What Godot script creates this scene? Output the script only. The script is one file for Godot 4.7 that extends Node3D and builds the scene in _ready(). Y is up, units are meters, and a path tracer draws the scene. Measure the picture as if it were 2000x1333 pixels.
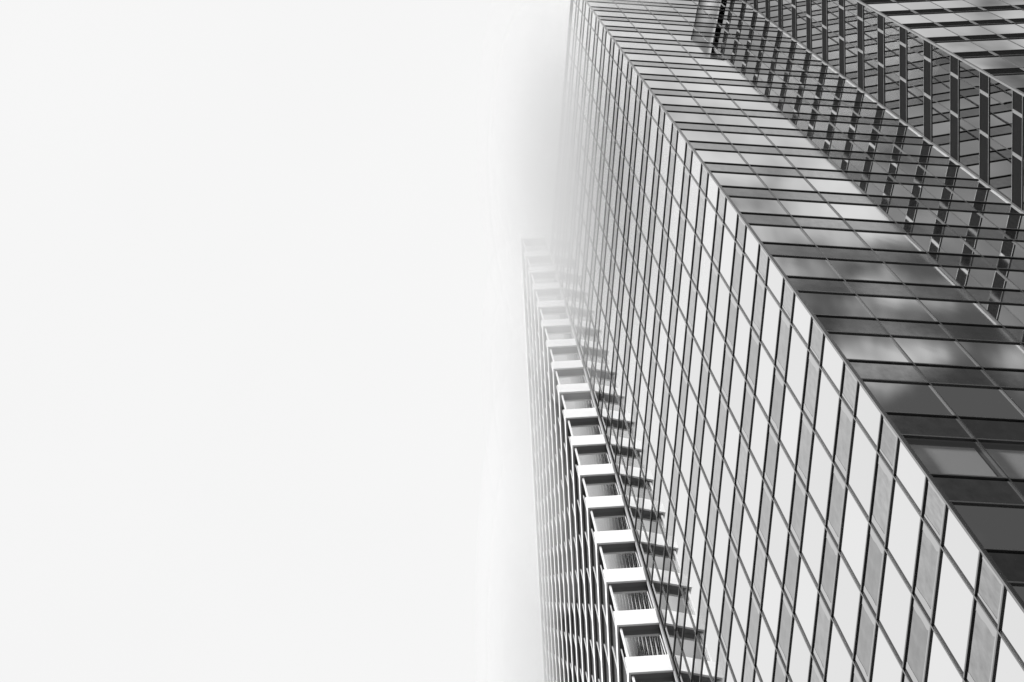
extends Node3D
# Plan coordinates (a, b) in metres with the camera at the origin become world (a, y, -b).

const EYE := 1.6
const FLOOR := 3.9
const SKY := 0.55
var rng := RandomNumberGenerator.new()
var cam: Camera3D
var cam_inv: Transform3D
var M := {}
var panes_flat: Array = []
var panes_wavy: Array = []
var box: ArrayMesh
var grille: ArrayMesh
var rings: Array = []
var queue := {}

func _ready() -> void:
	rng.seed = 20731
	# ---- camera
	cam = Camera3D.new()
	cam.name = "camera"
	cam.transform = Transform3D(Basis(Vector3(0.998983, -0.045085, 0), Vector3(0.010682, 0.236683, 0.971528), Vector3(-0.043801, -0.970540, 0.236924)).orthonormalized(), Vector3(0, EYE, 0))
	cam.fov = 15.76
	cam.near = 0.1
	cam.far = 3000.0
	add_child(cam)
	cam_inv = cam.transform.affine_inverse()
	# ---- sky, air and sun
	var env := Environment.new()
	env.background_mode = Environment.BG_SKY
	var sky := Sky.new()
	var pano := PanoramaSkyMaterial.new()
	pano.panorama = sky_texture()
	sky.sky_material = pano
	env.sky = sky
	env.tonemap_mode = Environment.TONE_MAPPER_LINEAR
	env.tonemap_exposure = 1.76
	env.sdfgi_enabled = true
	env.ssao_enabled = true
	env.ssil_enabled = true
	env.volumetric_fog_enabled = true
	env.volumetric_fog_density = 0.0
	var world := WorldEnvironment.new()
	world.name = "world_environment"
	world.environment = env
	add_child(world)
	var sun := DirectionalLight3D.new()
	sun.name = "sun"
	sun.light_energy = 1.6
	sun.light_angular_distance = 8.0
	sun.light_color = Color(1, 1, 1)
	sun.shadow_enabled = true
	add_child(sun)
	sun.look_at_from_position(Vector3(-72, 66, 31), Vector3.ZERO, Vector3.UP)
	# ---- materials and shared meshes
	materials()
	box = box_mesh()
	grille = grille_mesh()
	for i in 5:
		rings.append(ring_mesh())
	for i in 8:
		panes_flat.append(pane_mesh(0.0016, 0.0016))
		panes_wavy.append(pane_mesh(0.0012, 0.0034))
	# ---- setting
	var g := MeshInstance3D.new()
	g.name = "ground"
	var pm := PlaneMesh.new()
	pm.size = Vector2(3000, 3000)
	g.mesh = pm
	g.material_override = M.asphalt
	g.set_meta("kind", "structure")
	add_child(g)
	# ---- buildings
	glass_tower()
	louvred_wing()
	banded_building()
	# ---- drifting cloud round the tower tops
	mist()


# ------------------------------------------------------------ sky
func sky_texture() -> ImageTexture:
	var w := 2048
	var h := 1024
	var n1 := FastNoiseLite.new()
	n1.seed = 11
	n1.noise_type = FastNoiseLite.TYPE_SIMPLEX_SMOOTH
	n1.frequency = 1.0
	n1.fractal_type = FastNoiseLite.FRACTAL_FBM
	n1.fractal_octaves = 5
	n1.fractal_gain = 0.55
	var data := PackedFloat32Array()
	data.resize(w * h * 3)
	var low := 0.2
	for y in h:
		var el := PI * (0.5 - (y + 0.5) / h)
		var se := sin(el)
		var ce := cos(el)
		for x in w:
			var v := low
			if el > 0.0:
				var az := TAU * (x + 0.5) / w
				# Godot's panorama: u grows with atan(x, -z)
				var dx := ce * sin(az)
				var dz := ce * -cos(az)
				v = sky_at(dx, se, dz, n1)
			var k := (y * w + x) * 3
			data[k] = v
			data[k + 1] = v
			data[k + 2] = v
	var im := Image.create_from_data(w, h, false, Image.FORMAT_RGBF, data.to_byte_array())
	return ImageTexture.create_from_image(im)

func sky_at(x: float, y: float, z: float, n: FastNoiseLite) -> float:
	# a flat layer of broken cloud: white overcast with a gap of clear (dark in black and white) sky
	var s := 1.0 / (y + 0.12)
	var p := Vector2(x, -z) * s
	var broken := smoothstep(0.06, -0.14, p.y)      # closed and even on one side, broken up on the other
	var big := n.get_noise_3d(p.x * 3.0, p.y * 3.0, 3.7)
	var fine := n.get_noise_3d(p.x * 16.0 + 40.0, p.y * 34.0, 9.1)
	var q := p - Vector2(0.27, -0.36)
	var cover := clampf((q.length() - 0.13) / 0.11, 0.0, 1.7) - 0.3 + (big * 0.5 + fine * 1.15) * broken
	var k := smoothstep(-0.1, 0.85, cover)
	var cloud := 0.95 - 0.38 * broken + (0.35 * big + 0.45 * fine) * broken + 0.02 * big
	return SKY * lerpf(0.10, cloud, k)


# ------------------------------------------------------------ materials
func noise_tex(seed_: int, freq: float, lo: float, hi: float, size := 256) -> NoiseTexture2D:
	var n := FastNoiseLite.new()
	n.seed = seed_
	n.frequency = freq
	n.fractal_octaves = 4
	var t := NoiseTexture2D.new()
	t.noise = n
	t.width = size
	t.height = size
	t.seamless = true
	var g := Gradient.new()
	g.set_color(0, Color(lo, lo, lo))
	g.set_color(1, Color(hi, hi, hi))
	t.color_ramp = g
	return t

func grey(v: float) -> Color:
	return Color(v, v, v).linear_to_srgb()

func mat(called: String, v: float, rough: float, metal := 0.0, spec := 0.5) -> StandardMaterial3D:
	var m := StandardMaterial3D.new()
	m.resource_name = called
	m.albedo_color = grey(v)
	m.roughness = rough
	m.metallic = metal
	m.metallic_specular = spec
	return m

func materials() -> void:
	M.asphalt = mat("asphalt", 0.045, 0.9)
	M.frame = mat("dark_anodised_frame", 0.035, 0.28, 0.0, 0.6)
	M.alu = mat("grey_aluminium", 0.11, 0.4)
	M.post = mat("grey_cover_strip", 0.13, 0.2, 1.0)
	M.louvre = mat("dark_louvre", 0.014, 0.8, 0.0, 0.1)
	M.cladding = mat("grey_plant_cladding", 0.025, 0.6)
	M.trim = mat("pale_metal_trim", 0.32, 0.4)
	M.core = mat("dark_core", 0.02, 0.8)
	M.white = mat("white_panel", 0.66, 0.5)
	M.white.albedo_texture = noise_tex(5, 0.02, 0.97, 1.0)
	M.white.uv1_triplanar = true
	M.white.uv1_world_triplanar = true
	M.white.uv1_scale = Vector3(0.3, 0.3, 0.3)
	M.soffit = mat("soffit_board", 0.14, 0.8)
	M.roof = mat("roof_gravel", 0.2, 0.95)
	M.glass = []
	for i in 4:
		M.glass.append(mat("coated_glass", 0.74 + 0.03 * i, 0.02, 1.0))
	M.wing_glass = []
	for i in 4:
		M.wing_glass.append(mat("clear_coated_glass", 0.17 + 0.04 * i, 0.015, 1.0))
	M.front_glass = []  # same glass as the west face; a brighter reflection put into its colour
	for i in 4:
		M.front_glass.append(mat("brightened_wing_glass", 0.5 + 0.05 * i, 0.015, 1.0))
	M.band_glass = mat("mirror_glass", 0.85, 0.02, 1.0)
	M.band_dark = mat("dark_tinted_glass", 0.02, 0.4, 0.0, 0.2)
	M.border = mat("pale_pane_border", 0.42, 0.05, 1.0)  # paler strip along the edges of the spandrel panes
	M.clear = mat("clear_glass", 0.02, 0.02)
	M.clear.albedo_color.a = 0.12
	M.clear.transparency = BaseMaterial3D.TRANSPARENCY_ALPHA
	M.room_panel = mat("pale_room_panel", 0.3, 0.9)  # pale tone that stands in for the lit interior
	M.spandrel = []
	for i in 4:
		var m := mat("back_painted_glass", 1.0, 0.05, 1.0)
		m.albedo_texture = spandrel_texture(i)
		m.texture_repeat = false
		M.spandrel.append(m)

func spandrel_texture(i: int) -> ImageTexture:
	# uneven paint on the back of the panel: blotches and streaks, the same everywhere on it
	var n := FastNoiseLite.new()
	n.seed = 70 + i
	n.frequency = 0.03
	n.fractal_octaves = 5
	var im := Image.create(128, 128, false, Image.FORMAT_RGB8)
	for y in 128:
		for x in 128:
			var v := (0.15 + 0.045 * i) * (1.0 + 0.5 * n.get_noise_2d(x, y * 0.5) + 0.2 * n.get_noise_2d(x * 3.0 + 300, y * 0.8))
			im.set_pixel(x, y, grey(clampf(v, 0.02, 0.5)))
	return ImageTexture.create_from_image(im)


# ------------------------------------------------------------ meshes (unit size, centred)
func arrays_mesh(v: PackedVector3Array, n: PackedVector3Array, uv: PackedVector2Array, idx: PackedInt32Array) -> ArrayMesh:
	var a := []
	a.resize(Mesh.ARRAY_MAX)
	a[Mesh.ARRAY_VERTEX] = v
	a[Mesh.ARRAY_NORMAL] = n
	a[Mesh.ARRAY_TEX_UV] = uv
	a[Mesh.ARRAY_INDEX] = idx
	var m := ArrayMesh.new()
	m.add_surface_from_arrays(Mesh.PRIMITIVE_TRIANGLES, a)
	return m

func pane_mesh(tilt: float, pillow: float) -> ArrayMesh:
	var v := PackedVector3Array()
	var n := PackedVector3Array()
	var uv := PackedVector2Array()
	var idx := PackedInt32Array()
	var tx := rng.randfn() * tilt
	var ty := rng.randfn() * tilt
	var px := pillow * rng.randf_range(-1.0, 1.0)
	var py := pillow * rng.randf_range(-1.0, 1.0)
	var wob := pillow * 0.12
	var c := 6
	for j in c + 1:
		for i in c + 1:
			var a := 2.0 * i / c - 1.0
			var b := 2.0 * j / c - 1.0
			v.append(Vector3(a * 0.5, b * 0.5, 0))
			n.append(Vector3(tx + px * a * a * a + wob * rng.randfn(), ty + py * b * b * b + wob * rng.randfn(), 1).normalized())
			uv.append(Vector2(a * 0.5 + 0.5, 0.5 - b * 0.5))
	for j in c:
		for i in c:
			var k := j * (c + 1) + i
			idx.append_array([k, k + c + 1, k + 1, k + 1, k + c + 1, k + c + 2])
	return arrays_mesh(v, n, uv, idx)

func ring_mesh() -> ArrayMesh:
	# a flat border along the four edges of a unit pane, its inner edge a little uneven
	var v := PackedVector3Array()
	var n := PackedVector3Array()
	var uv := PackedVector2Array()
	var idx := PackedInt32Array()
	var per := 6
	for side in 4:
		for i in per:
			var a := -0.5 + float(i) / per
			var turn := Transform2D(-PI / 2 * side, Vector2.ZERO)
			var p := turn * Vector2(a, 0.5)
			var w := (0.10 if side % 2 == 0 else 0.14) * rng.randf_range(0.92, 1.08)
			var q := turn * Vector2(clampf(a, -0.38, 0.38), 0.5 - w)
			v.append(Vector3(p.x, p.y, 0))
			v.append(Vector3(q.x, q.y, 0))
			for k in 2:
				n.append(Vector3(0, 0, 1))
				uv.append(Vector2(0.5, 0.5))
	var m := v.size()
	for i in range(0, m, 2):
		idx.append_array([i, (i + 2) % m, i + 1, i + 1, (i + 2) % m, (i + 3) % m])
	return arrays_mesh(v, n, uv, idx)

func add_box(v: PackedVector3Array, n: PackedVector3Array, uv: PackedVector2Array, idx: PackedInt32Array, lo: Vector3, hi: Vector3) -> void:
	for f in 6:
		var axis := f / 2
		var s := 1.0 if f % 2 else -1.0
		var nn := Vector3.ZERO
		nn[axis] = s
		var b1 := (axis + 1) % 3
		var b2 := (axis + 2) % 3
		var k := v.size()
		for q in [[0, 0], [1, 0], [1, 1], [0, 1]]:
			var p := Vector3.ZERO
			p[axis] = hi[axis] if s > 0 else lo[axis]
			p[b1] = hi[b1] if q[0] else lo[b1]
			p[b2] = hi[b2] if q[1] else lo[b2]
			v.append(p)
			n.append(nn)
			uv.append(Vector2(q[0], q[1]))
		if s > 0:
			idx.append_array([k, k + 2, k + 1, k, k + 3, k + 2])
		else:
			idx.append_array([k, k + 1, k + 2, k, k + 2, k + 3])

func box_mesh() -> ArrayMesh:
	var v := PackedVector3Array()
	var n := PackedVector3Array()
	var uv := PackedVector2Array()
	var idx := PackedInt32Array()
	add_box(v, n, uv, idx, Vector3(-0.5, -0.5, -0.5), Vector3(0.5, 0.5, 0.5))
	return arrays_mesh(v, n, uv, idx)

func grille_mesh() -> ArrayMesh:
	# a tray with ten level slats; unit width and height, 0.06 deep, the front of the slats at z = 0
	var v := PackedVector3Array()
	var n := PackedVector3Array()
	var uv := PackedVector2Array()
	var idx := PackedInt32Array()
	add_box(v, n, uv, idx, Vector3(-0.5, -0.5, -0.08), Vector3(0.5, 0.5, -0.06))
	for i in 10:
		var y := -0.5 + (i + 0.5) / 10.0
		add_box(v, n, uv, idx, Vector3(-0.5, y - 0.028, -0.06), Vector3(0.5, y + 0.028, 0.0))
	return arrays_mesh(v, n, uv, idx)

func prism(pts: Array, y0: float, y1: float) -> ArrayMesh:
	var st := SurfaceTool.new()
	st.begin(Mesh.PRIMITIVE_TRIANGLES)
	var poly := PackedVector2Array()
	for p in pts:
		poly.append(p)
	if Geometry2D.is_polygon_clockwise(poly):
		poly.reverse()
	for i in poly.size():
		var a := poly[i]
		var b := poly[(i + 1) % poly.size()]
		var a0 := Vector3(a.x, y0, -a.y)
		var b0 := Vector3(b.x, y0, -b.y)
		var a1 := Vector3(a.x, y1, -a.y)
		var b1 := Vector3(b.x, y1, -b.y)
		for q in [a0, a1, b1, a0, b1, b0]:
			st.add_vertex(q)
	var tri := Geometry2D.triangulate_polygon(poly)
	for i in range(0, tri.size(), 3):
		for k in [0, 1, 2]:
			var p := poly[tri[i + k]]
			st.add_vertex(Vector3(p.x, y1, -p.y))
	st.generate_normals()
	return st.commit()


# ------------------------------------------------------------ things and parts
func thing(called: String, label: String, category: String, at: Vector2) -> Node3D:
	var o := Node3D.new()
	o.name = called
	o.position = Vector3(at.x, 0, -at.y)
	o.set_meta("label", label)
	o.set_meta("category", category)
	add_child(o)
	return o

func put(parent: Node3D, called: String, mesh: Mesh, m: Material, t: Transform3D) -> MeshInstance3D:
	var o := MeshInstance3D.new()
	o.name = called
	o.mesh = mesh
	o.material_override = m
	o.transform = Transform3D(Basis(), -parent.position) * t
	parent.add_child(o, true)
	return o

# A face of a building: plan origin o, unit direction d along it (left to right seen from outside).
func face(o: Vector2, d: Vector2) -> Transform3D:
	var x := Vector3(d.x, 0, -d.y)
	return Transform3D(Basis(x, Vector3.UP, x.cross(Vector3.UP)), Vector3(o.x, EYE, -o.y))

# The box from (u0, v0, w0) to (u1, v1, w1) on a face: along, up (from eye height), outwards.
func on(f: Transform3D, u0: float, u1: float, v0: float, v1: float, w0: float, w1: float) -> Transform3D:
	return f * Transform3D(Basis.from_scale(Vector3(u1 - u0, v1 - v0, w1 - w0)), Vector3((u0 + u1) / 2, (v0 + v1) / 2, (w0 + w1) / 2))

func sheet(f: Transform3D, u0: float, u1: float, v0: float, v1: float, w: float) -> Transform3D:
	return f * Transform3D(Basis.from_scale(Vector3(u1 - u0, v1 - v0, 1)), Vector3((u0 + u1) / 2, (v0 + v1) / 2, w))

func pixel(p: Vector3) -> Vector2:
	var c := cam_inv * p
	var k := 341.0 / tan(deg_to_rad(cam.fov / 2)) / maxf(-c.z, 0.01)
	return Vector2(512 + c.x * k, 341 - c.y * k)

# How large a unit mesh placed by t shows in the picture, 0 outside it.
func shows(t: Transform3D) -> float:
	var c := pixel(t.origin)
	if (cam_inv * t.origin).z > 0.0 or c.x < -30 or c.x > 1054 or c.y < -30 or c.y > 712:
		return 0.0
	var a := pixel(t * Vector3(0.5, 0, 0)) - c
	var b := pixel(t * Vector3(0, 0.5, 0)) - c
	return absf(a.cross(b)) + 0.01 * (a.length() + b.length())

# Many alike pieces: kept until settle() makes the 300 that show largest parts of their own and joins the rest.
func many(called: String, mesh: Mesh, m: Material, t: Transform3D) -> void:
	if not queue.has(called):
		queue[called] = []
	queue[called].append([shows(t), mesh, m, t])

func settle(parent: Node3D, rest_names: Dictionary, most := 300) -> void:
	for called in queue:
		var all: Array = queue[called]
		all.sort_custom(func(a, b): return a[0] > b[0])
		for i in mini(most, all.size()):
			put(parent, called, all[i][1], all[i][2], all[i][3])
		if all.size() > most:
			join(parent, rest_names[called], all.slice(most))
	queue.clear()

func join(parent: Node3D, called: String, items: Array) -> void:
	var by := {}
	for it in items:
		if not by.has(it[2]):
			by[it[2]] = []
		by[it[2]].append(it)
	var mesh := ArrayMesh.new()
	for m in by:
		var v := PackedVector3Array()
		var n := PackedVector3Array()
		var uv := PackedVector2Array()
		var idx := PackedInt32Array()
		for it in by[m]:
			var src: Array = it[1].surface_get_arrays(0)
			var t: Transform3D = Transform3D(Basis(), -parent.position) * it[3]
			var nb := t.basis.inverse().transposed()
			var k := v.size()
			for p in src[Mesh.ARRAY_VERTEX]:
				v.append(t * p)
			for q in src[Mesh.ARRAY_NORMAL]:
				n.append((nb * q).normalized())
			uv.append_array(src[Mesh.ARRAY_TEX_UV])
			for j in src[Mesh.ARRAY_INDEX]:
				idx.append(k + j)
		var a := []
		a.resize(Mesh.ARRAY_MAX)
		a[Mesh.ARRAY_VERTEX] = v
		a[Mesh.ARRAY_NORMAL] = n
		a[Mesh.ARRAY_TEX_UV] = uv
		a[Mesh.ARRAY_INDEX] = idx
		mesh.add_surface_from_arrays(Mesh.PRIMITIVE_TRIANGLES, a)
		mesh.surface_set_material(mesh.get_surface_count() - 1, m)
	var o := MeshInstance3D.new()
	o.name = called
	o.mesh = mesh
	o.set_meta("kind", "stuff")
	parent.add_child(o, true)


# ------------------------------------------------------------ the glass tower
const C := Vector2(8.6592, 11.8519)
const DR := Vector2(0.997447, 0.071414)
const DL := Vector2(-0.076291, 0.997086)
const LEN_L := 13.70
const LEN_R := 8.172
const ROOF := 123.7
const K0 := -8
const K1 := 23

func glass_tower() -> void:
	var t := thing("glass_tower", "tall mirror glass office tower with dark framed panes and one sharp corner", "tower", C)
	var p := C + DL * LEN_L
	var f := C + DR * LEN_R
	var left := face(p, -DL)
	var right := face(C, DR)
	put(t, "core", prism([p - DL * 0.1 + DR * 0.12, C + DL * 0.12 + DR * 0.12, f + DL * 0.12, f + DL * LEN_L, p + DR * 0.12], 0.0, ROOF + EYE - 0.3), M.core, Transform3D())
	var lm: Array = []     # mullion places on the left face, from its far end
	for i in 10:
		lm.append(LEN_L - (0.7295 + 1.3513 * i))
	lm.reverse()
	var rm: Array = []
	for i in 5:
		rm.append(1.3571 + 1.363 * i)
	for side in [[left, lm, LEN_L], [right, rm, LEN_R]]:
		var fr: Transform3D = side[0]
		var cuts: Array = [0.0] + side[1] + [side[2]]
		for k in range(K0, K1 + 1):
			var top := 35.0037 + FLOOR * k          # top of a spandrel band
			var mid := top - 0.3907 * FLOOR
			var bottom := top - FLOOR
			if top > ROOF:
				top = ROOF
			for c in cuts.size() - 1:
				var u0: float = cuts[c]
				var u1: float = cuts[c + 1]
				if mid < ROOF:
					many("spandrel_pane", panes_flat[rng.randi() % 8], M.spandrel[rng.randi() % 4], sheet(fr, u0, u1, mid, top, 0.0))
					if fr == left:
						many("pane_border", rings[rng.randi() % 5], M.border, sheet(fr, u0, u1, mid, top, 0.003))
				var gm: Material = M.glass[rng.randi() % 4]
				if fr == right and k == 2:                    # one storey: added pale panels behind clear glass stand in for lit ceilings
					gm = M.clear
					put(t, "lit_room_panel", box, M.room_panel, on(fr, u0 + 0.05, u1 - 0.05, bottom + 0.05, mid - 0.2, -0.115, -0.105))
				many("window_pane", panes_flat[rng.randi() % 8], gm, sheet(fr, u0, u1, bottom, minf(mid, ROOF), 0.0))
			put(t, "transom", box, M.frame, on(fr, 0.0, side[2], top - 0.07, top, -0.05, 0.027))
			if mid < ROOF:
				put(t, "transom", box, M.frame, on(fr, 0.0, side[2], mid - 0.07, mid, -0.05, 0.027))
		for u in side[1]:
			put(t, "mullion", box, M.post, on(fr, u - 0.015, u + 0.015, -EYE, ROOF, -0.05, 0.034))
		put(t, "coping", box, M.alu, on(fr, 0.0, side[2], ROOF + 0.002, ROOF + 0.25, -0.3, 0.07))
	# the sharp corner: two cover strips and the joint between them
	put(t, "corner_post", box, M.post, on(left, LEN_L - 0.012, LEN_L + 0.024, -EYE, ROOF, -0.05, 0.03))
	put(t, "corner_post", box, M.post, on(right, -0.01, 0.02, -EYE, ROOF, -0.05, 0.029))
	# the inner corner against the wing
	put(t, "inner_corner_strip", box, M.alu, on(right, LEN_R - 0.075, LEN_R - 0.045, -EYE, ROOF, -0.05, 0.04))
	put(t, "inner_corner_strip", box, M.post, on(right, LEN_R - 0.04, LEN_R - 0.012, -EYE, ROOF, -0.05, 0.03))
	settle(t, {"spandrel_pane": "far_spandrel_panes", "window_pane": "far_window_panes", "pane_border": "far_pane_borders"})


# ------------------------------------------------------------ the wing with louvre bands
func louvred_wing() -> void:
	var f := C + DR * LEN_R + Vector2(0.0, 0.0)
	var dt := Vector2.from_angle(deg_to_rad(-92.4))
	var df := Vector2.from_angle(deg_to_rad(-2.4))
	var w := f + dt * 3.2
	var t := thing("louvred_tower", "glass tower wing with dark louvre bands on every storey projecting beside mirror tower", "tower", w)
	var west := face(f, dt)
	var front := face(w, df)
	var wf := 14.0
	var top := 127.0
	put(t, "core", prism([f - dt * 9.0 + df * 0.1, w + df * 0.1 - dt * 0.1, w + df * wf - dt * 0.1, w + df * wf - dt * 13.0, f - dt * 9.0 + df * 3.0], 0.0, top + EYE), M.core, Transform3D())
	var cw := [0.0, 1.43, 2.605, 3.2]
	var cf := [0.0]
	for i in 11:
		cf.append(1.18 + 1.19 * i)
	cf.append(wf)
	for side in [[west, cw, 3.2], [front, cf, wf]]:
		var fr: Transform3D = side[0]
		var cuts: Array = side[1]
		for k in range(-12, 15):
			var g0 := 69.02 + FLOOR * k
			var g1 := g0 + 1.12
			var v1 := g0 + FLOOR
			for c in cuts.size() - 1:
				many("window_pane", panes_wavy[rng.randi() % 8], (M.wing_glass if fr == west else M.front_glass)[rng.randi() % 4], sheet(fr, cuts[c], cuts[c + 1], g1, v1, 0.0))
				many("louvre_panel", grille, M.louvre, sheet(fr, cuts[c] + 0.05, cuts[c + 1] - 0.05, g0, g1, 0.005))
				if c > 0:
					many("pilaster", box, M.alu, on(fr, cuts[c] - 0.05, cuts[c] + 0.05, g0 + 0.02, g1 - 0.02, -0.08, 0.02))
			many("sill_strip", box, M.alu, on(fr, 0.0, side[2], g0 - 0.02, g0 + 0.02, -0.08, 0.025))
			many("sill_strip", box, M.alu, on(fr, 0.0, side[2], g1 - 0.02, g1 + 0.02, -0.08, 0.025))
		for c in range(1, cuts.size() - 1):
			put(t, "glazing_joint", box, M.post, on(fr, cuts[c] - 0.012, cuts[c] + 0.012, -EYE, top, -0.05, 0.012))
	put(t, "corner_post", box, M.alu, on(west, 3.165, 3.225, -EYE, top, -0.05, 0.027))
	put(t, "corner_post", box, M.alu, on(front, 0.0, 0.025, -EYE, top, -0.05, 0.024))
	put(t, "inner_corner_strip", box, M.alu, on(west, 0.01, 0.05, -EYE, top, -0.05, 0.03))
	# plant storey: a deep dark louvred band under the roof
	put(t, "plant_storey", prism([f - dt * 9.0 - df * 0.15, w - df * 0.15 + dt * 0.5, w + df * wf + dt * 0.5, w + df * wf - dt * 13.0], top + EYE, 135.0 + EYE), M.cladding, Transform3D())
	put(t, "roof_coping", box, M.alu, on(west, -9.0, 3.75, 135.002, 135.3, -0.3, 0.2))
	put(t, "roof_coping", box, M.alu, on(front, 0.35, wf, 135.002, 135.3, -0.3, 0.55))
	settle(t, {"window_pane": "far_window_panes", "louvre_panel": "far_louvre_panels", "pilaster": "far_pilasters", "sill_strip": "far_sill_strips"})


# ------------------------------------------------------------ the building with white bands
func banded_building() -> void:
	var p := C + DL * 13.76
	var de := Vector2.from_angle(deg_to_rad(-2.7))      # along the narrow end, left to right
	var dl := Vector2.from_angle(deg_to_rad(87.0))      # away along the long side
	var we := 1.365
	var q := p - de * we
	var ll := 36.0
	var t := thing("banded_building", "white banded building with recessed dark windows butting against the mirror tower", "building", q)
	var end := face(q, de)
	var long := face(q + dl * ll, -dl)
	var roof := 129.4
	put(t, "core", prism([q + de * 0.18 + dl * 0.28, q + de * we + dl * 0.28, q + de * we + dl * 2.0, q + de * 14.0 + dl * 2.0, q + de * 14.0 + dl * ll, q + de * 0.18 + dl * ll], 0.0, roof + EYE - 0.1), M.core, Transform3D())
	var bottoms: Array = []
	for j in range(-16, 15):
		bottoms.append([69.15 + 3.86 * j, 1.22])
	bottoms.append([127.75, 1.65])
	for j in bottoms.size():
		var b: float = bottoms[j][0]
		var h: float = bottoms[j][1]
		put(t, "fascia_panel", box, M.white, on(end, 0.0, we - 0.1, b, b + h, -0.06, 0.0))
		put(t, "fascia_panel", box, M.white, on(long, 0.0, ll - 0.061, b, b + h - 0.62, -0.06, 0.0))
		put(t, "soffit", box, M.soffit, on(end, 0.065, we - 0.1, b + 0.01, b + h - 0.05, -0.3, -0.061))
		put(t, "soffit", box, M.soffit, on(long, 0.0, ll - 0.31, b + 0.01, b + h - 0.65, -0.25, -0.061))
		if j == 0:
			continue
		var v0: float = bottoms[j - 1][0] + bottoms[j - 1][1]
		put(t, "end_window", panes_flat[j % 8], M.band_glass, sheet(end, 0.15, we, v0, b, -0.205))
		put(t, "corner_post", box, M.white, on(end, 0.09, 0.15, v0, b, -0.16, -0.10))
		var n := 26
		for i in n:
			var u := ll - 0.75 - 1.38 * i
			many("side_window", panes_flat[rng.randi() % 8], M.band_dark, sheet(long, u - 1.38, u, v0 - 0.63, b, -0.12))
			many("window_fin", box, M.white, on(long, u - 0.015, u + 0.015, v0 - 0.63, b, -0.119, -0.085))
	put(t, "edge_trim", box, M.trim, on(end, we - 0.095, we - 0.045, -EYE, roof, -0.1, -0.02))
	put(t, "edge_trim", box, M.trim, on(end, we - 0.04, we - 0.005, -EYE, roof, -0.1, -0.04))
	put(t, "roof_slab", prism([q + de * 0.05 + dl * 0.05, q + de * 1.2 + dl * 0.05, q + de * 1.2 + dl * ll, q + de * 0.05 + dl * ll], roof + EYE - 0.09, roof + EYE - 0.01), M.roof, Transform3D())
	settle(t, {"side_window": "far_side_windows", "window_fin": "far_window_fins"})


# ------------------------------------------------------------ mist
func fog(called: String, label: String, at: Vector3, size: Vector3, density: float, round_: bool) -> void:
	var m := FogMaterial.new()
	m.resource_name = "mist"
	m.albedo = Color(1, 1, 1)
	m.density = density
	var o := FogVolume.new()
	o.name = called
	o.shape = RenderingServer.FOG_VOLUME_SHAPE_ELLIPSOID if round_ else RenderingServer.FOG_VOLUME_SHAPE_BOX
	o.size = size
	o.material = m
	o.position = at
	o.set_meta("kind", "stuff")
	o.set_meta("label", label)
	o.set_meta("category", "mist")
	o.set_meta("group", "mist round the tower tops")
	add_child(o, true)

func mist() -> void:
	# each bank: plan a, plan b, height above the eye, three radii, density; drawn as three nested shells so that it thins out towards its rim
	var e := [[6.174, 17.103, 105.564, 2.2, 6.77, 12.763, 0.06], [6.579, 19.346, 108.69, 1.93, 5.842, 18.724, 0.079], [6.099, 47.53, 120.728, 1.858, 11.39, 17.839, 0.07], [10.314, 14.086, 123.131, 2.2, 6.513, 10.356, 0.114], [5.758, 29.957, 110.84, 1.583, 4.367, 18.483, 0.051]]
	for a in e:
		for k in [[1.35, 0.24], [1.0, 0.40], [0.6, 0.40]]:
			fog("mist_bank", "white mist bank swallowing the roofs of the towers", Vector3(a[0], a[2] + EYE, -a[1]), Vector3(a[3], a[5], a[4]) * 2.0 * k[0], a[6] * k[1] * 1.05, true)
